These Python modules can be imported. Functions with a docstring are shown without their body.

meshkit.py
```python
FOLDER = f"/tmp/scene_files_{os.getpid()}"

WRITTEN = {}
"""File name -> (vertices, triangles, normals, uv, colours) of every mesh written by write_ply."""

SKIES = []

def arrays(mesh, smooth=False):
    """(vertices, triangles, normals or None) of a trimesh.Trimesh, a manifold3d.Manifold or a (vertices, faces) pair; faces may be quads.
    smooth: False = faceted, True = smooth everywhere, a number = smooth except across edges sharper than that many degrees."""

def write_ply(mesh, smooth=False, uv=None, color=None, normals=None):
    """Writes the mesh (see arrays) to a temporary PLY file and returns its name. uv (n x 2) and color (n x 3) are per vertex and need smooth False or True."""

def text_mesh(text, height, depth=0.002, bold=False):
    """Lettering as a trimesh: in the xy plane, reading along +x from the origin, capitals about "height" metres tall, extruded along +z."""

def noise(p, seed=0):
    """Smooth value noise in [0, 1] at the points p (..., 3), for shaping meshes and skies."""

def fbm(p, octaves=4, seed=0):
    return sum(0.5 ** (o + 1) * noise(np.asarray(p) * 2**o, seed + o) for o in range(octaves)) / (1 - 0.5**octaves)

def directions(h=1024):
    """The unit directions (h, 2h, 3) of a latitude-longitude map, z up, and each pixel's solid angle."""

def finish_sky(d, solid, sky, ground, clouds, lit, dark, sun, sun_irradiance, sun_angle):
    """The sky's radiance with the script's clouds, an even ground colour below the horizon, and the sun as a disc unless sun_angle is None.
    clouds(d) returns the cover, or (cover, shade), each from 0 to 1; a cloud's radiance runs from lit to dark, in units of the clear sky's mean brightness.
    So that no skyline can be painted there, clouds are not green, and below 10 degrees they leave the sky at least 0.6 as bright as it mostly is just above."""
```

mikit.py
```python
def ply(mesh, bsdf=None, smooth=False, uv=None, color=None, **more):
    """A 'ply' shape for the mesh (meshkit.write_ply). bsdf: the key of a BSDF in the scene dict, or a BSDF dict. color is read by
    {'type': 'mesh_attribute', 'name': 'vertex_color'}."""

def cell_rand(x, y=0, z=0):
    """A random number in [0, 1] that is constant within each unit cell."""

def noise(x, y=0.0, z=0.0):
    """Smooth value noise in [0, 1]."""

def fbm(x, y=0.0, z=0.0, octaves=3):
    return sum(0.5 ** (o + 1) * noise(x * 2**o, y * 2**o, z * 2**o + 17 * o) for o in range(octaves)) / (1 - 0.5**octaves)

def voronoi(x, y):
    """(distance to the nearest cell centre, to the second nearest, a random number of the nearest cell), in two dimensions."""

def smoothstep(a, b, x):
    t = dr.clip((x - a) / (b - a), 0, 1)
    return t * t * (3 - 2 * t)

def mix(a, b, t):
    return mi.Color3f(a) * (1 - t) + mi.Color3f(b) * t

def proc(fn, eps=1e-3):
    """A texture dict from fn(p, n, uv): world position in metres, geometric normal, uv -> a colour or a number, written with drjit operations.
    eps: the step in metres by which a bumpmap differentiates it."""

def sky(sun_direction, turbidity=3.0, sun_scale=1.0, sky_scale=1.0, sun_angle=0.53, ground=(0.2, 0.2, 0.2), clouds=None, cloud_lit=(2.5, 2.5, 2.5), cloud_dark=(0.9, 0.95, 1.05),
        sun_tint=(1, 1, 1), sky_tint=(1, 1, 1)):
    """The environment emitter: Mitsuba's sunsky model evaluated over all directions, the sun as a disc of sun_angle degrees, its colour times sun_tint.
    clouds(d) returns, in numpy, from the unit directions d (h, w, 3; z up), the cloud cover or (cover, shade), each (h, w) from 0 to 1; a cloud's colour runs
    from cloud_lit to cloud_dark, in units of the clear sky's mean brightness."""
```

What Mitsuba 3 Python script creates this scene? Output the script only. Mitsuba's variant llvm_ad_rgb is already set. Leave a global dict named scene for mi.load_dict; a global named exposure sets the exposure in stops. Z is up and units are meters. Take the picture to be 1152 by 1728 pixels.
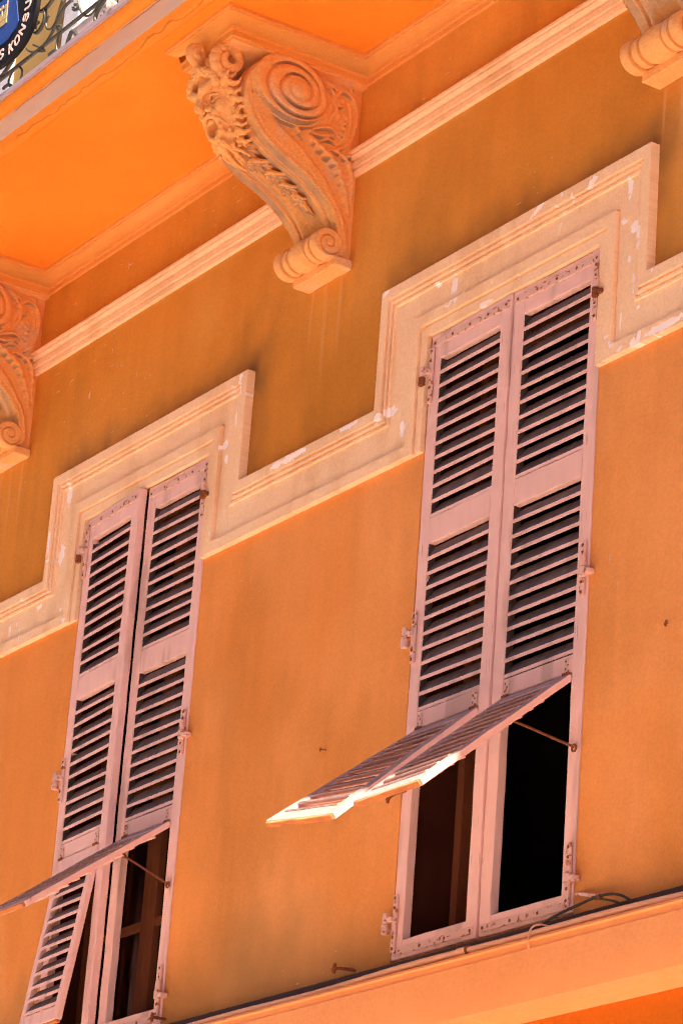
import math, random, numpy as np, trimesh, mitsuba as mi, mikit, meshkit, drjit as dr
import shapely, shapely.geometry as sg
from shapely.ops import unary_union
from scipy.spatial import cKDTree
from mikit import noise, fbm, smoothstep, mix, proc
T = mi.ScalarTransform4f
scene, labels = {}, {}
random.seed(3)

# ------------------------------------------------------------------ camera, sky, exposure
CAM = np.array([9.7774, -6.3344, -2.6596])
ROT = np.array([[0.54337252, 0.83650436, 0.07075849], [-0.25952031, 0.24753896, -0.93347398], [-0.79837054, 0.48886084, 0.35159574]])
scene['camera'] = {'type': 'perspective', 'fov': 2 * math.degrees(math.atan(576 / 5558.9)), 'fov_axis': 'x', 'near_clip': 0.1, 'far_clip': 900.0,
                   'to_world': T().look_at(origin=CAM.tolist(), target=(CAM + ROT[2] * 10).tolist(), up=(-ROT[1]).tolist())}
scene['sky'] = mikit.sky((0.56, -0.1027, 0.82), turbidity=3, sun_tint=(1.0, 0.87, 0.77), sky_tint=(1.0, 0.92, 0.92), sky_scale=0.42, ground=(0.48, 0.42, 0.38))
exposure = 3.66

# ------------------------------------------------------------------ materials
def two(d): return {'type': 'twosided', 'bsdf': d}
def rgb(*c): return {'type': 'rgb', 'value': list(c)}
def princ(color, rough=0.8, spec=0.3, **k): return two({'type': 'principled', 'base_color': color, 'roughness': rough, 'specular': spec, **k})
def bump(b, fn, scale, eps=1e-3): return two({'type': 'bumpmap', 'tex': proc(fn, eps), 'scale': scale, 'bsdf': b})
def sq(x): return x * x

CHIPS = [(1.05, 2.715, .05, .018, .5), (.72, 2.73, .05, .015, .45), (1.255, 2.62, .018, .05, -.35), (1.30, 2.46, .055, .018, .2), (1.335, 2.42, .02, .05, 0), (1.235, 2.50, .022, .02, 0), (.16, 2.62, .02, .05, 0),
         (.05, 2.66, .02, .02, 0), (.20, 2.56, .05, .015, .3), (-.30, 2.735, .03, .012, .4), (-.24, 2.21, .045, .022, .2), (-.30, 2.20, .02, .02, 0), (-.14, 2.12, .02, .05, 0), (1.2, 2.03, .02, .02, 0), (1.5, 2.0, .2, .013, .03),
         (-.95, 2.225, .14, .016, .02), (-.5, 2.232, .07, .012, 0), (-1.44, 2.56, .015, .07, -.3), (-1.52, 2.46, .03, .022, 0), (-1.50, 2.40, .015, .03, 0), (-2.93, 2.64, .02, .06, .2), (-2.95, 2.36, .03, .06, .2), (-2.86, 2.44, .015, .08, 0), (-3.05, 2.42, .012, .05, 0)]
def trim_color(p, n, uv):
    w1 = fbm(p.x * 75, p.z * 75, p.y * 40, 3) - .5; w2 = noise(p.x * 24 + 9, p.z * 24, 5.0) - .5
    m = mi.Float(0)
    for cx, cz, a, b, sl in CHIPS:
        dx = p.x - cx; dz = p.z - cz - sl * dx
        d = dr.sqrt(sq(dx / a) + sq(dz / b)) + 1.9 * w1 + .9 * w2
        m = dr.maximum(m, smoothstep(.95, .75, d))
    g = fbm(p.x * 3.1, p.z * 5.3, 1.0)
    rand = smoothstep(.86, .89, noise(p.x * 30, p.z * 30, 3.0)) * smoothstep(.66, .8, noise(p.x * 2.2, p.z * 2.2, 8.0)) * smoothstep(3.2, 3.0, p.z)
    c = mix((.90, .70, .51), (.88, .62, .41), g)
    c = mix(c, (.70, .44, .24), .45 * smoothstep(.5, .8, fbm(p.x * 7, p.z * 2.2, 4.0)))
    c = c * (.93 + .14 * noise(p.x * 160, p.z * 160, 0))
    return mix(c, (.97, .92, .95), dr.maximum(m, rand))
def plaster(a, b, dirt):
    def f(p, n, uv):
        g = fbm(p.x * 1.3, p.z * 1.6, p.y * 1.3, 4)
        s = fbm(p.x * 9, p.z * 1.1, p.y * 6, 3)
        c = mix(a, b, smoothstep(.25, .75, g))
        c = mix(c, dirt, .20 * smoothstep(.52, .82, s) + .22 * smoothstep(.5, .8, fbm(p.x * 3.7 + 4, p.z * 3.1, p.y * 3)))
        c = c * (.94 + .12 * noise(p.x * 150, p.z * 150, p.y * 150))
        return c
    return f
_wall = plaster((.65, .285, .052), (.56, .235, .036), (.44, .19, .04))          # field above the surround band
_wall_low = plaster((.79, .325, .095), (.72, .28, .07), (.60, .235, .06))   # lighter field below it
_soffit_paint = plaster((.62, .17, .012), (.56, .15, .010), (.46, .13, .02))
def wall_color(p, n, uv):
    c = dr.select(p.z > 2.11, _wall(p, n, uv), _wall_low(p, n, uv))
    w = fbm(p.x * 5, p.z * 5, 2.0) - .5
    # faded and patched areas, old brush strokes
    c = mix(c, c * mi.Color3f(1.06, 1.16, 1.45), smoothstep(.46, .66, fbm(p.x * 1.1 + 5, p.z * .8, 6.0, 4)))
    c = mix(c, c * mi.Color3f(.84, .84, .78), .8 * smoothstep(.50, .70, fbm(p.x * 1.7, p.z * 1.2, 12.0, 4)))
    c = c * (.965 + .07 * fbm(p.x * 22, p.z * 2.6, 2.0, 3))
    # soot above the top edges of the surround, damp and green-grey above the ledge, drips below the corbel feet
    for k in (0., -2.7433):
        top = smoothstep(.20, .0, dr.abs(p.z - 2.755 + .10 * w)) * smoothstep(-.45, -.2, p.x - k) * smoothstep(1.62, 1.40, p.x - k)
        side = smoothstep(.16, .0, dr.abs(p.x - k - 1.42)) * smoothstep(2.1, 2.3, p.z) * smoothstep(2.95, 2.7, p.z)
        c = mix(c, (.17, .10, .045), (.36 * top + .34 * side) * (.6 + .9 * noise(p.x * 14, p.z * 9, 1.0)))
    wl = fbm(p.x * 2.1, p.z * 1.4, 2.0, 4) - .5; low = smoothstep(.36, -.06, p.z + .62 * wl)
    c = mix(c, (.26, .165, .06), .62 * low)
    for x0 in (-.80, -3.59, 1.54):
        for o, wd, ln in ((-.02, .022, .55), (.10, .018, .42), (-.12, .012, .3)):
            d = smoothstep(wd, wd * .3, dr.abs(p.x - x0 - o + .02 * (noise(p.z * 6, o * 50 + 7) - .5))) * smoothstep(2.98, 2.95, p.z) * smoothstep(2.96 - ln, 2.9, p.z)
            c = mix(c, (.72, .42, .20), .35 * d * (.5 + noise(p.x * 60, p.z * 10, 3.0)))
    spots = smoothstep(.955, .965, noise(p.x * 38, p.z * 60, 11.0)) * smoothstep(.66, .78, noise(p.x * 1.7, p.z * 1.7, 6.0))
    c = mix(c, _soffit_paint(p, n, uv), smoothstep(-.22, -.24, p.z))
    return mix(c, (.72, .55, .45), .7 * spots)
def fine(p, n, uv): return fbm(p.x * 55, p.y * 55, p.z * 55, 3) + .5 * noise(p.x * 14, p.y * 14, p.z * 14)
def trowel(p, n, uv): return .55 * fbm(p.x * 34, p.z * 26, p.y * 30, 3) + 1.6 * fbm(p.x * 5.5, p.z * 4.0, 3.0, 2) + .3 * noise(p.x * 120, p.z * 120, p.y * 120)
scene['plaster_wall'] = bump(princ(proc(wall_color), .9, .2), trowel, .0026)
scene['plaster_soffit'] = bump(princ(proc(plaster((.82, .285, .030), (.74, .24, .022), (.62, .20, .03))), .9, .2), fine, .0016)
scene['plaster_trim'] = bump(princ(proc(trim_color), .85, .25), fine, .0008)
def fascia_color(p, n, uv):
    c = mix((.86, .63, .49), (.80, .51, .34), fbm(p.x * 2.3, p.z * 9, 1.0))
    c = mix(c, (.25, .10, .05), .8 * smoothstep(.0045, .0015, dr.abs(p.z - 4.026 - .016 * (fbm(p.x * 9, 2.0, 1.0, 4) - .5))) * smoothstep(.35, .5, noise(p.x * 3, 1.0, 1.0)))
    return mix(c, (.72, .58, .50), .5 * smoothstep(.5, .75, fbm(p.x * 5, p.z * 14, 7.0)))
scene['plaster_fascia'] = bump(princ(proc(fascia_color), .85, .25), fine, .0014)
_orange = plaster((.78, .29, .05), (.74, .25, .03), (.62, .22, .04))
def orange_color(p, n, uv):
    c = _orange(p, n, uv); k = smoothstep(.004, .0014, dr.abs(p.y + .826 - .05 * (fbm(p.x * 6, 5.0, 1.0, 4) - .5))) * smoothstep(3.93, 3.92, p.z) * smoothstep(.4, .55, noise(p.x * 2.1, 7.0, 1.0))
    return mix(c, (.40, .10, .02), .55 * k)
scene['plaster_orange'] = bump(princ(proc(orange_color), .9, .2), fine, .0014)
scene['plaster_cornice'] = bump(princ(proc(plaster((.74, .36, .11), (.70, .30, .07), (.58, .27, .09))), .9, .2), fine, .0010)
def stone_color(p, n, uv):
    g = fbm(p.x * 6, p.y * 6, p.z * 6, 4)
    c = mix((.82, .46, .19), (.74, .38, .14), g)
    c = mix(c, (.66, .50, .38), .6 * smoothstep(.55, .74, fbm(p.x * 8 + 3, p.y * 8, p.z * 5)))
    c = c * (.88 + .24 * noise(p.x * 140, p.y * 140, p.z * 140))
    grey_top = smoothstep(.45, .9, n.z) * (.55 + .6 * fbm(p.x * 22, p.y * 22, p.z * 22))          # dark grey on everything that faces up
    return mix(c, (.17, .135, .135), .8 * grey_top)
scene['carved_stucco'] = bump(princ(proc(stone_color), .8, .25), fine, .0016)
def paint_color(p, n, uv):
    g = fbm(p.x * 40, p.y * 40, p.z * 5, 3)
    c = mix((.83, .575, .575), (.76, .505, .50), g)
    c = mix(c, (.46, .32, .29), .6 * smoothstep(.60, .78, fbm(p.x * 9, p.y * 9, p.z * 2.2)))
    crack = smoothstep(.90, .96, noise(p.x * 150, p.y * 150, p.z * 7))
    c = mix(c, (.22, .12, .09), .5 * crack)
    flake = smoothstep(.86, .9, noise(p.x * 55, p.y * 55, p.z * 30))
    return mix(c, (.72, .60, .58), .6 * flake)
def paint_skylit_tops(p, n, uv): return mix(paint_color(p, n, uv), (.24, .215, .245), smoothstep(.30, .5, n.z) * (.75 + .25 * noise(p.x * 24, p.y * 24, p.z * 24)))  # grey skylight tone painted onto the faces that look up
scene['faded_pink_paint'] = bump(princ(proc(paint_skylit_tops), .6, .4), lambda p, n, uv: fbm(p.x * 90, p.y * 90, p.z * 9, 2), .0012)
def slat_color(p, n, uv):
    # upper faces of the louvres painted dark as if shaded, pink left on front edges
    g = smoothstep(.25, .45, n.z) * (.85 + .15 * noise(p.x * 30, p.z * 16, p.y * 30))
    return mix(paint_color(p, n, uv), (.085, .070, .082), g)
scene['shaded_slat_paint'] = bump(princ(proc(slat_color), .65, .3), lambda p, n, uv: fbm(p.x * 20, p.y * 90, p.z * 90, 2), .0010)
def rust_color(p, n, uv):
    r = smoothstep(.58, .72, fbm(p.x * 60, p.y * 60, p.z * 60))
    return mix((.70, .48, .46), (.36, .14, .06), r)
scene['rusty_painted_iron'] = bump(princ(proc(rust_color), .7, .4), lambda p, n, uv: fbm(p.x * 120, p.y * 120, p.z * 120), .001)
scene['rust'] = princ(proc(lambda p, n, uv: mix((.28, .09, .035), (.13, .05, .025), noise(p.x * 90, p.y * 90, p.z * 90))), .85, .3)
scene['painted_slot_shade'] = princ(proc(lambda p, n, uv: mix((.085, .066, .074), (.06, .045, .05), noise(p.x * 40, p.y * 40, p.z * 12))), .9, .2)  # dark tone standing in for shade inside the louvres
scene['bare_wood'] = princ(proc(lambda p, n, uv: mix((.62, .26, .10), (.42, .14, .06), fbm(p.x * 20, p.y * 60, p.z * 60))), .85, .2)
scene['brown_wood'] = princ(proc(lambda p, n, uv: mix((.24, .080, .034), (.16, .052, .022), fbm(p.x * 30, p.y * 30, p.z * 4))), .6, .4)
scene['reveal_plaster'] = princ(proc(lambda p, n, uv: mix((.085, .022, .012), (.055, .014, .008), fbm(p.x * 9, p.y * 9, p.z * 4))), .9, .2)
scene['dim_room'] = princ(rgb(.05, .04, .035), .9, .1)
scene['glass'] = {'type': 'thindielectric', 'int_ior': 1.5}
scene['wrought_iron'] = princ(proc(lambda p, n, uv: mix((.04, .05, .045), (.09, .10, .09), noise(p.x * 60, p.y * 60, p.z * 60))), .45, .5, metallic=.3)
scene['sign_black'] = princ(rgb(.006, .006, .007), .6, .2)
scene['sign_white'] = princ(rgb(.80, .66, .66), .5, .4)
scene['sign_blue'] = princ(proc(lambda p, n, uv: mix((.016, .06, .36), (.013, .048, .29), noise(p.x * 30, p.z * 30))), .4, .5)
scene['sign_gold'] = princ(rgb(.50, .42, .19), .5, .4)
scene['white_paint'] = princ(proc(lambda p, n, uv: mix((.78, .77, .76), (.66, .65, .66), fbm(p.x * 9, p.y * 9, p.z * 9))), .5, .4)
scene['pale_blue_paint'] = princ(proc(lambda p, n, uv: mix((.62, .66, .74), (.52, .56, .64), fbm(p.x * 9, p.y * 9, p.z * 9))), .5, .4)
scene['lavender_stone'] = princ(proc(lambda p, n, uv: mix((.42, .36, .46), (.34, .28, .36), fbm(p.x * 5, p.y * 9, p.z * 9))), .7, .3)
scene['upper_plaster'] = princ(proc(plaster((.36, .26, .10), (.30, .21, .08), (.22, .16, .07))), .9, .2)
scene['bitumen'] = princ(proc(lambda p, n, uv: mix((.035, .025, .03), (.09, .06, .06), fbm(p.x * 14, p.y * 30, p.z * 30))), .7, .4)
scene['black_cable'] = princ(rgb(.03, .03, .032), .5, .4)
scene['pipe_paint'] = princ(proc(lambda p, n, uv: mix((.78, .47, .33), (.70, .40, .26), fbm(p.x * 8, p.y * 20, p.z * 20))), .6, .4)
scene['peach_paint'] = bump(princ(proc(plaster((.84, .385, .17), (.80, .34, .13), (.70, .28, .11))), .85, .25), fine, .0012)
scene['across_plaster'] = princ(rgb(.26, .20, .15), .9, .2)
scene['paving'] = princ(proc(lambda p, n, uv: mix((.52, .455, .415), (.45, .39, .35), fbm(p.x * .8, p.y * .8, 0))), .9, .2)

# ------------------------------------------------------------------ helpers
def numbered(k):
    if k not in scene: return k
    i = 1
    while f'{k}_{i:03d}' in scene: i += 1
    return f'{k}_{i:03d}'
def put(key, mesh, mat, smooth=False, to=None):
    key = numbered(key)
    scene[key] = mikit.ply(mesh, mat, smooth)
    if to is not None: scene[key]['to_world'] = to
    return key
def reuse(key, src, to):
    key = numbered(key); scene[key] = {**scene[src], 'to_world': to}; return key
TAKEN = set()
def thing(name, label, cat, group=None, kind=None):
    k, i = name, 0
    while k in TAKEN: i += 1; k = f'{name}_{i:03d}'
    TAKEN.add(k); labels[k] = {'label': label, 'category': cat}
    if group: labels[k]['group'] = group
    return k
def say(k, text): labels[k] = {'label': text}
def cat(*ms): return trimesh.util.concatenate([m for m in ms])
def box(x0, x1, y0, y1, z0, z1, ch=0.0):
    if ch <= 0:
        m = trimesh.creation.box(extents=(x1 - x0, y1 - y0, z1 - z0)); m.apply_translation(((x0 + x1) / 2, (y0 + y1) / 2, (z0 + z1) / 2)); return m
    pts = []
    for x, sx in ((x0, 1), (x1, -1)):
        for y, sy in ((y0, 1), (y1, -1)):
            for z, sz in ((z0, 1), (z1, -1)):
                pts += [(x + sx * ch, y + sy * ch, z), (x + sx * ch, y, z + sz * ch), (x, y + sy * ch, z + sz * ch)]
    return trimesh.convex.convex_hull(np.array(pts))
def extrude(poly, lo, hi, axes='xz'):
    """A polygon in the plane AXES, extruded along the third axis from lo to hi."""
    out = []
    for g in getattr(poly, 'geoms', [poly]):
        if g.is_empty or g.area < 1e-7: continue
        m = trimesh.creation.extrude_polygon(g, hi - lo, engine='earcut'); v = np.array(m.vertices); w = np.empty_like(v)
        i, j = 'xyz'.index(axes[0]), 'xyz'.index(axes[1]); k = 3 - i - j
        w[:, i], w[:, j], w[:, k] = v[:, 0], v[:, 1], v[:, 2] + lo
        f = np.array(m.faces)
        if (i, j, k) in ((0, 2, 1), (2, 1, 0), (1, 0, 2)): f = f[:, ::-1]
        out.append(trimesh.Trimesh(w, f, process=False))
    return cat(*out)
def tube(pts, r, sides=10, caps=True):
    p = np.asarray(pts, float); n = len(p); r = np.broadcast_to(np.asarray(r, float), (n,))
    t = np.gradient(p, axis=0); t /= np.linalg.norm(t, axis=1, keepdims=True) + 1e-12
    a = np.cross(t[0], [0, 0, 1.] if abs(t[0][2]) < .9 else [1., 0, 0]); a /= np.linalg.norm(a); A = []
    for q in t:
        a = a - q * (a @ q); a /= np.linalg.norm(a); A.append(a)
    A = np.array(A); B = np.cross(t, A); an = np.arange(sides) * 2 * np.pi / sides
    v = (p[:, None] + r[:, None, None] * (np.cos(an)[None, :, None] * A[:, None] + np.sin(an)[None, :, None] * B[:, None])).reshape(-1, 3)
    i, j = np.meshgrid(np.arange(n - 1), np.arange(sides), indexing='ij'); j2 = (j + 1) % sides
    f = np.vstack([np.stack([i * sides + j, i * sides + j2, (i + 1) * sides + j2], -1).reshape(-1, 3), np.stack([i * sides + j, (i + 1) * sides + j2, (i + 1) * sides + j], -1).reshape(-1, 3)])
    if caps:
        c0, c1 = len(v), len(v) + 1; v = np.vstack([v, p[0], p[-1]]); k = np.arange(sides); k2 = (k + 1) % sides
        f = np.vstack([f, np.stack([k2, k, k * 0 + c0], -1), np.stack([(n - 1) * sides + k, (n - 1) * sides + k2, k * 0 + c1], -1)])
    return trimesh.Trimesh(v, f, process=False)
def spline(pts, n=60):
    from scipy.interpolate import CubicSpline
    p = np.asarray(pts, float); d = np.r_[0, np.cumsum(np.linalg.norm(np.diff(p, axis=0), axis=1))]
    return CubicSpline(d, p)(np.linspace(0, d[-1], n))
def cyl(p0, p1, r, sides=14): return tube([p0, p1], r, sides)
def sheet(grid):
    """A surface from an (n, m, 3) grid of points."""
    g = np.asarray(grid); n, m = g.shape[:2]; i, j = np.meshgrid(np.arange(n - 1), np.arange(m - 1), indexing='ij'); a = i * m + j
    return trimesh.Trimesh(g.reshape(-1, 3), np.vstack([np.stack([a, a + 1, a + m + 1], -1).reshape(-1, 3), np.stack([a, a + m + 1, a + m], -1).reshape(-1, 3)]), process=False)

# ------------------------------------------------------------------ ground
scene['ground'] = mikit.ply(box(-250, 250, -250, 60, -4.7, -4.5), 'paving'); labels['ground'] = {'label': 'sunlit paving of the street below the facade', 'category': 'ground', 'kind': 'structure'}

t = 'opposite_building'; labels[t] = {'label': 'plain tan building across the narrow street, behind the camera', 'category': 'building'}
scene[t + '__wall'] = mikit.ply(box(-90, 90, -22, -13, -4.4, 10.5), 'across_plaster'); scene[t + '__roof'] = mikit.ply(box(-90.4, 90.4, -22.4, -12.5, 10.505, 10.8), 'across_plaster')
# ------------------------------------------------------------------ facade
S = 2.7433; XR = 1.10; HT = 2.46
fac = thing('building_facade', 'ochre orange plaster facade with stepped peach window surrounds in the shade', 'facade')
wall = sg.box(-9, -4.6, 14, 3.86).difference(unary_union([sg.box(-k * S, 0, XR - k * S, HT) for k in (0, 1)]))
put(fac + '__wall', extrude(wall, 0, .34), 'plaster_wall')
put(fac + '__upper_wall', cat(box(-9, -5.6, 0, .3, 3.86, 9.5), box(-4.27, -3.41, 0, .3, 3.86, 9.5), box(-1.9, 14, 0, .3, 3.86, 9.5), box(-5.6, -4.27, 0, .3, 7.3, 9.5), box(-3.41, -1.9, 0, .3, 7.3, 9.5)), 'upper_plaster'); say(fac + '__upper_wall', 'duller ochre wall of the storey behind the balcony railing')
# stepped surround: lip, grooves and beads follow the outer edge; a double step follows the window opening
OT, OB, BB = 2.746, 2.242, 1.981
xl, xr = -.322, 1.40
out = [(14, OB), (xr, OB), (xr, OT), (xl, OT), (xl, OB), (xr - S, OB), (xr - S, OT), (xl - S, OT), (xl - S, OB), (-9, OB)]
inn = [(-9, BB), (-S, BB), (-S, HT), (XR - S, HT), (XR - S, BB), (0, BB), (0, HT), (XR, HT), (XR, BB), (14, BB)]
region = sg.Polygon(out + inn); lo, li = sg.LineString(out), sg.LineString(inn)
def near(line, d): return line.buffer(d, join_style='mitre', cap_style='flat')
left, parts = region, []
for d, dep in ((.044, .038), (.053, .016), (.064, .030), (.073, .013), (.084, .024)):
    parts.append((left.intersection(near(lo, d)), dep)); left = left.difference(near(lo, d))
E = .048                                                              # flat strip round the opening itself
openings = unary_union([sg.box(-k * S - E, BB - .001, XR - k * S + E, HT + E) for k in (0, 1)])
strip_in = left.intersection(openings); core = unary_union([sg.box(-k * S - E + .008, BB - .001, XR - k * S + E - .008, HT + E - .008) for k in (0, 1)])
parts += [(strip_in.intersection(core), .021), (strip_in.difference(core), .007)]; left = left.difference(openings)
li2 = sg.LineString([(-9, BB), (-S - E, BB), (-S - E, HT + E), (XR - S + E, HT + E), (XR - S + E, BB), (-E, BB), (-E, HT + E), (XR + E, HT + E), (XR + E, BB), (14, BB)])
for d, dep in ((.047, .030), (.056, .007)):
    reg = left.intersection(near(li2, d)); parts.append((reg, dep)); left = left.difference(reg)
parts.append((left, .015))
put(fac + '__window_surround', cat(*[extrude(r, -d, 0.001) for r, d in parts if r.area > 0]), 'plaster_trim'); say(fac + '__window_surround', 'chipped peach moulding that steps up and over each window')
# string moulding
prof = sg.Polygon([(0.001, 3.392), (-.020, 3.392), (-.022, 3.412), (-.010, 3.414), (-.010, 3.420), (-.028, 3.422), (-.028, 3.450), (-.014, 3.453), (-.014, 3.459), (-.036, 3.462), (-.042, 3.472), (-.026, 3.475), (-.026, 3.480), (-.046, 3.484), (-.046, 3.497), (0.001, 3.503)])
put(fac + '__string_moulding', extrude(prof, -9, 14, 'yz'), 'plaster_trim', 20); say(fac + '__string_moulding', 'pale grooved moulding running along the wall under the balcony')
# the ledge below the windows
lp = sg.Polygon([(0.001, -.09), (-.128, -.094), (-.132, -.104), (-.121, -.108), (-.121, -.128), (-.127, -.132), (-.126, -.20), (-.123, -.26), (-.114, -.305), (-.094, -.328), (0.001, -.335)])
put(fac + '__ledge', extrude(lp, -9, 14, 'yz'), 'peach_paint', 25); say(fac + '__ledge', 'smooth peach cornice along the bottom edge')
put(fac + '__flashing_strip', box(-9, 14, -.026, 0.001, -.088, -.014, .002), 'bitumen'); say(fac + '__flashing_strip', 'black flashing strip above the ledge')
# rooms behind the openings
for k in (0, 1):
    x0, x1 = -k * S, XR - k * S
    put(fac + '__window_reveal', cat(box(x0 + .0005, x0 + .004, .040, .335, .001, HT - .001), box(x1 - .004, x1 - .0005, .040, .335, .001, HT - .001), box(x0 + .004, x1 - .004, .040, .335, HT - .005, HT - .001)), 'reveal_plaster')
    a, b = x0 - .8, x1 + .8
    z0, z1 = -1.0, 3.0
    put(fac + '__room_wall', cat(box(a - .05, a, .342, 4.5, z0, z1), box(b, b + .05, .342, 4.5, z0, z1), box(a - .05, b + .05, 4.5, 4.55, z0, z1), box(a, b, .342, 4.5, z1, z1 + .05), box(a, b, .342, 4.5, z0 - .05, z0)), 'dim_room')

# ------------------------------------------------------------------ inner casement windows
def casement_leaf(t, w, h, mat='brown_wood', bar=True):
    """Leaf in local coordinates: hinge at x = 0, z from 0 to h, 35 mm thick from y = 0."""
    s = .055; ms = [('stile', box(0, s, 0, .035, 0, h, .003)), ('stile', box(w - s, w, 0, .035, 0, h, .003)), ('rail', box(s, w - s, .002, .033, 0, .09, .003)), ('rail', box(s, w - s, .002, .033, h - .06, h, .003))]
    zs = [.53, 1.15, 1.78] if bar else [.95]
    for z in zs: ms.append(('glazing_bar', box(s, w - s, .004, .031, z - .018, z + .018, .003)))
    ed = [.09] + [v for z in zs for v in (z - .018, z + .018)] + [h - .06]
    ps = [box(s - .004, w - s + .004, .016, .017, ed[i] - .003, ed[i + 1] + .003) for i in range(0, len(ed), 2)]
    return ms, [trimesh.Trimesh([(s, .017, ed[i]), (w - s, .017, ed[i]), (w - s, .017, ed[i + 1]), (s, .017, ed[i + 1])], [(0, 1, 2), (0, 2, 3)], process=False) for i in range(0, len(ed), 2)]
def casement(name, label, x0, y, left_turn, right_turn, bar):
    t = thing(name, label, 'window')
    put(t + '__frame', cat(box(x0 + .001, x0 + .045, y, y + .05, 0, HT - .045), box(x0 + XR - .045, x0 + XR - .001, y, y + .05, 0, HT - .045), box(x0 + .001, x0 + XR - .001, y, y + .05, HT - .045, HT - .001)), 'brown_wood')
    for sgn, turn in ((1, left_turn), (-1, right_turn)):
        parts, panes = casement_leaf(t, .502, HT - .06, bar=bar)
        M = T().translate([x0 + (.047 if sgn > 0 else XR - .047), y + .006, .012]).rotate([0, 0, 1], turn * sgn).scale([sgn, 1, 1])
        R = np.array(M.matrix)
        for n, m in parts:
            m = m.copy(); m.apply_transform(R); put(t + '__' + n, m, 'brown_wood')
        for m in panes:
            m = m.copy(); m.apply_transform(R); put(t + '__pane', m, 'glass')
casement('casement_window', 'inner brown casement standing open in the dark behind the right hand shutters', 0, .244, 128, 128, False)
casement('casement_window', 'inner brown casement with glazing bar, closed behind the left hand shutters', -S, .185, 0, 0, True)

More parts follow.
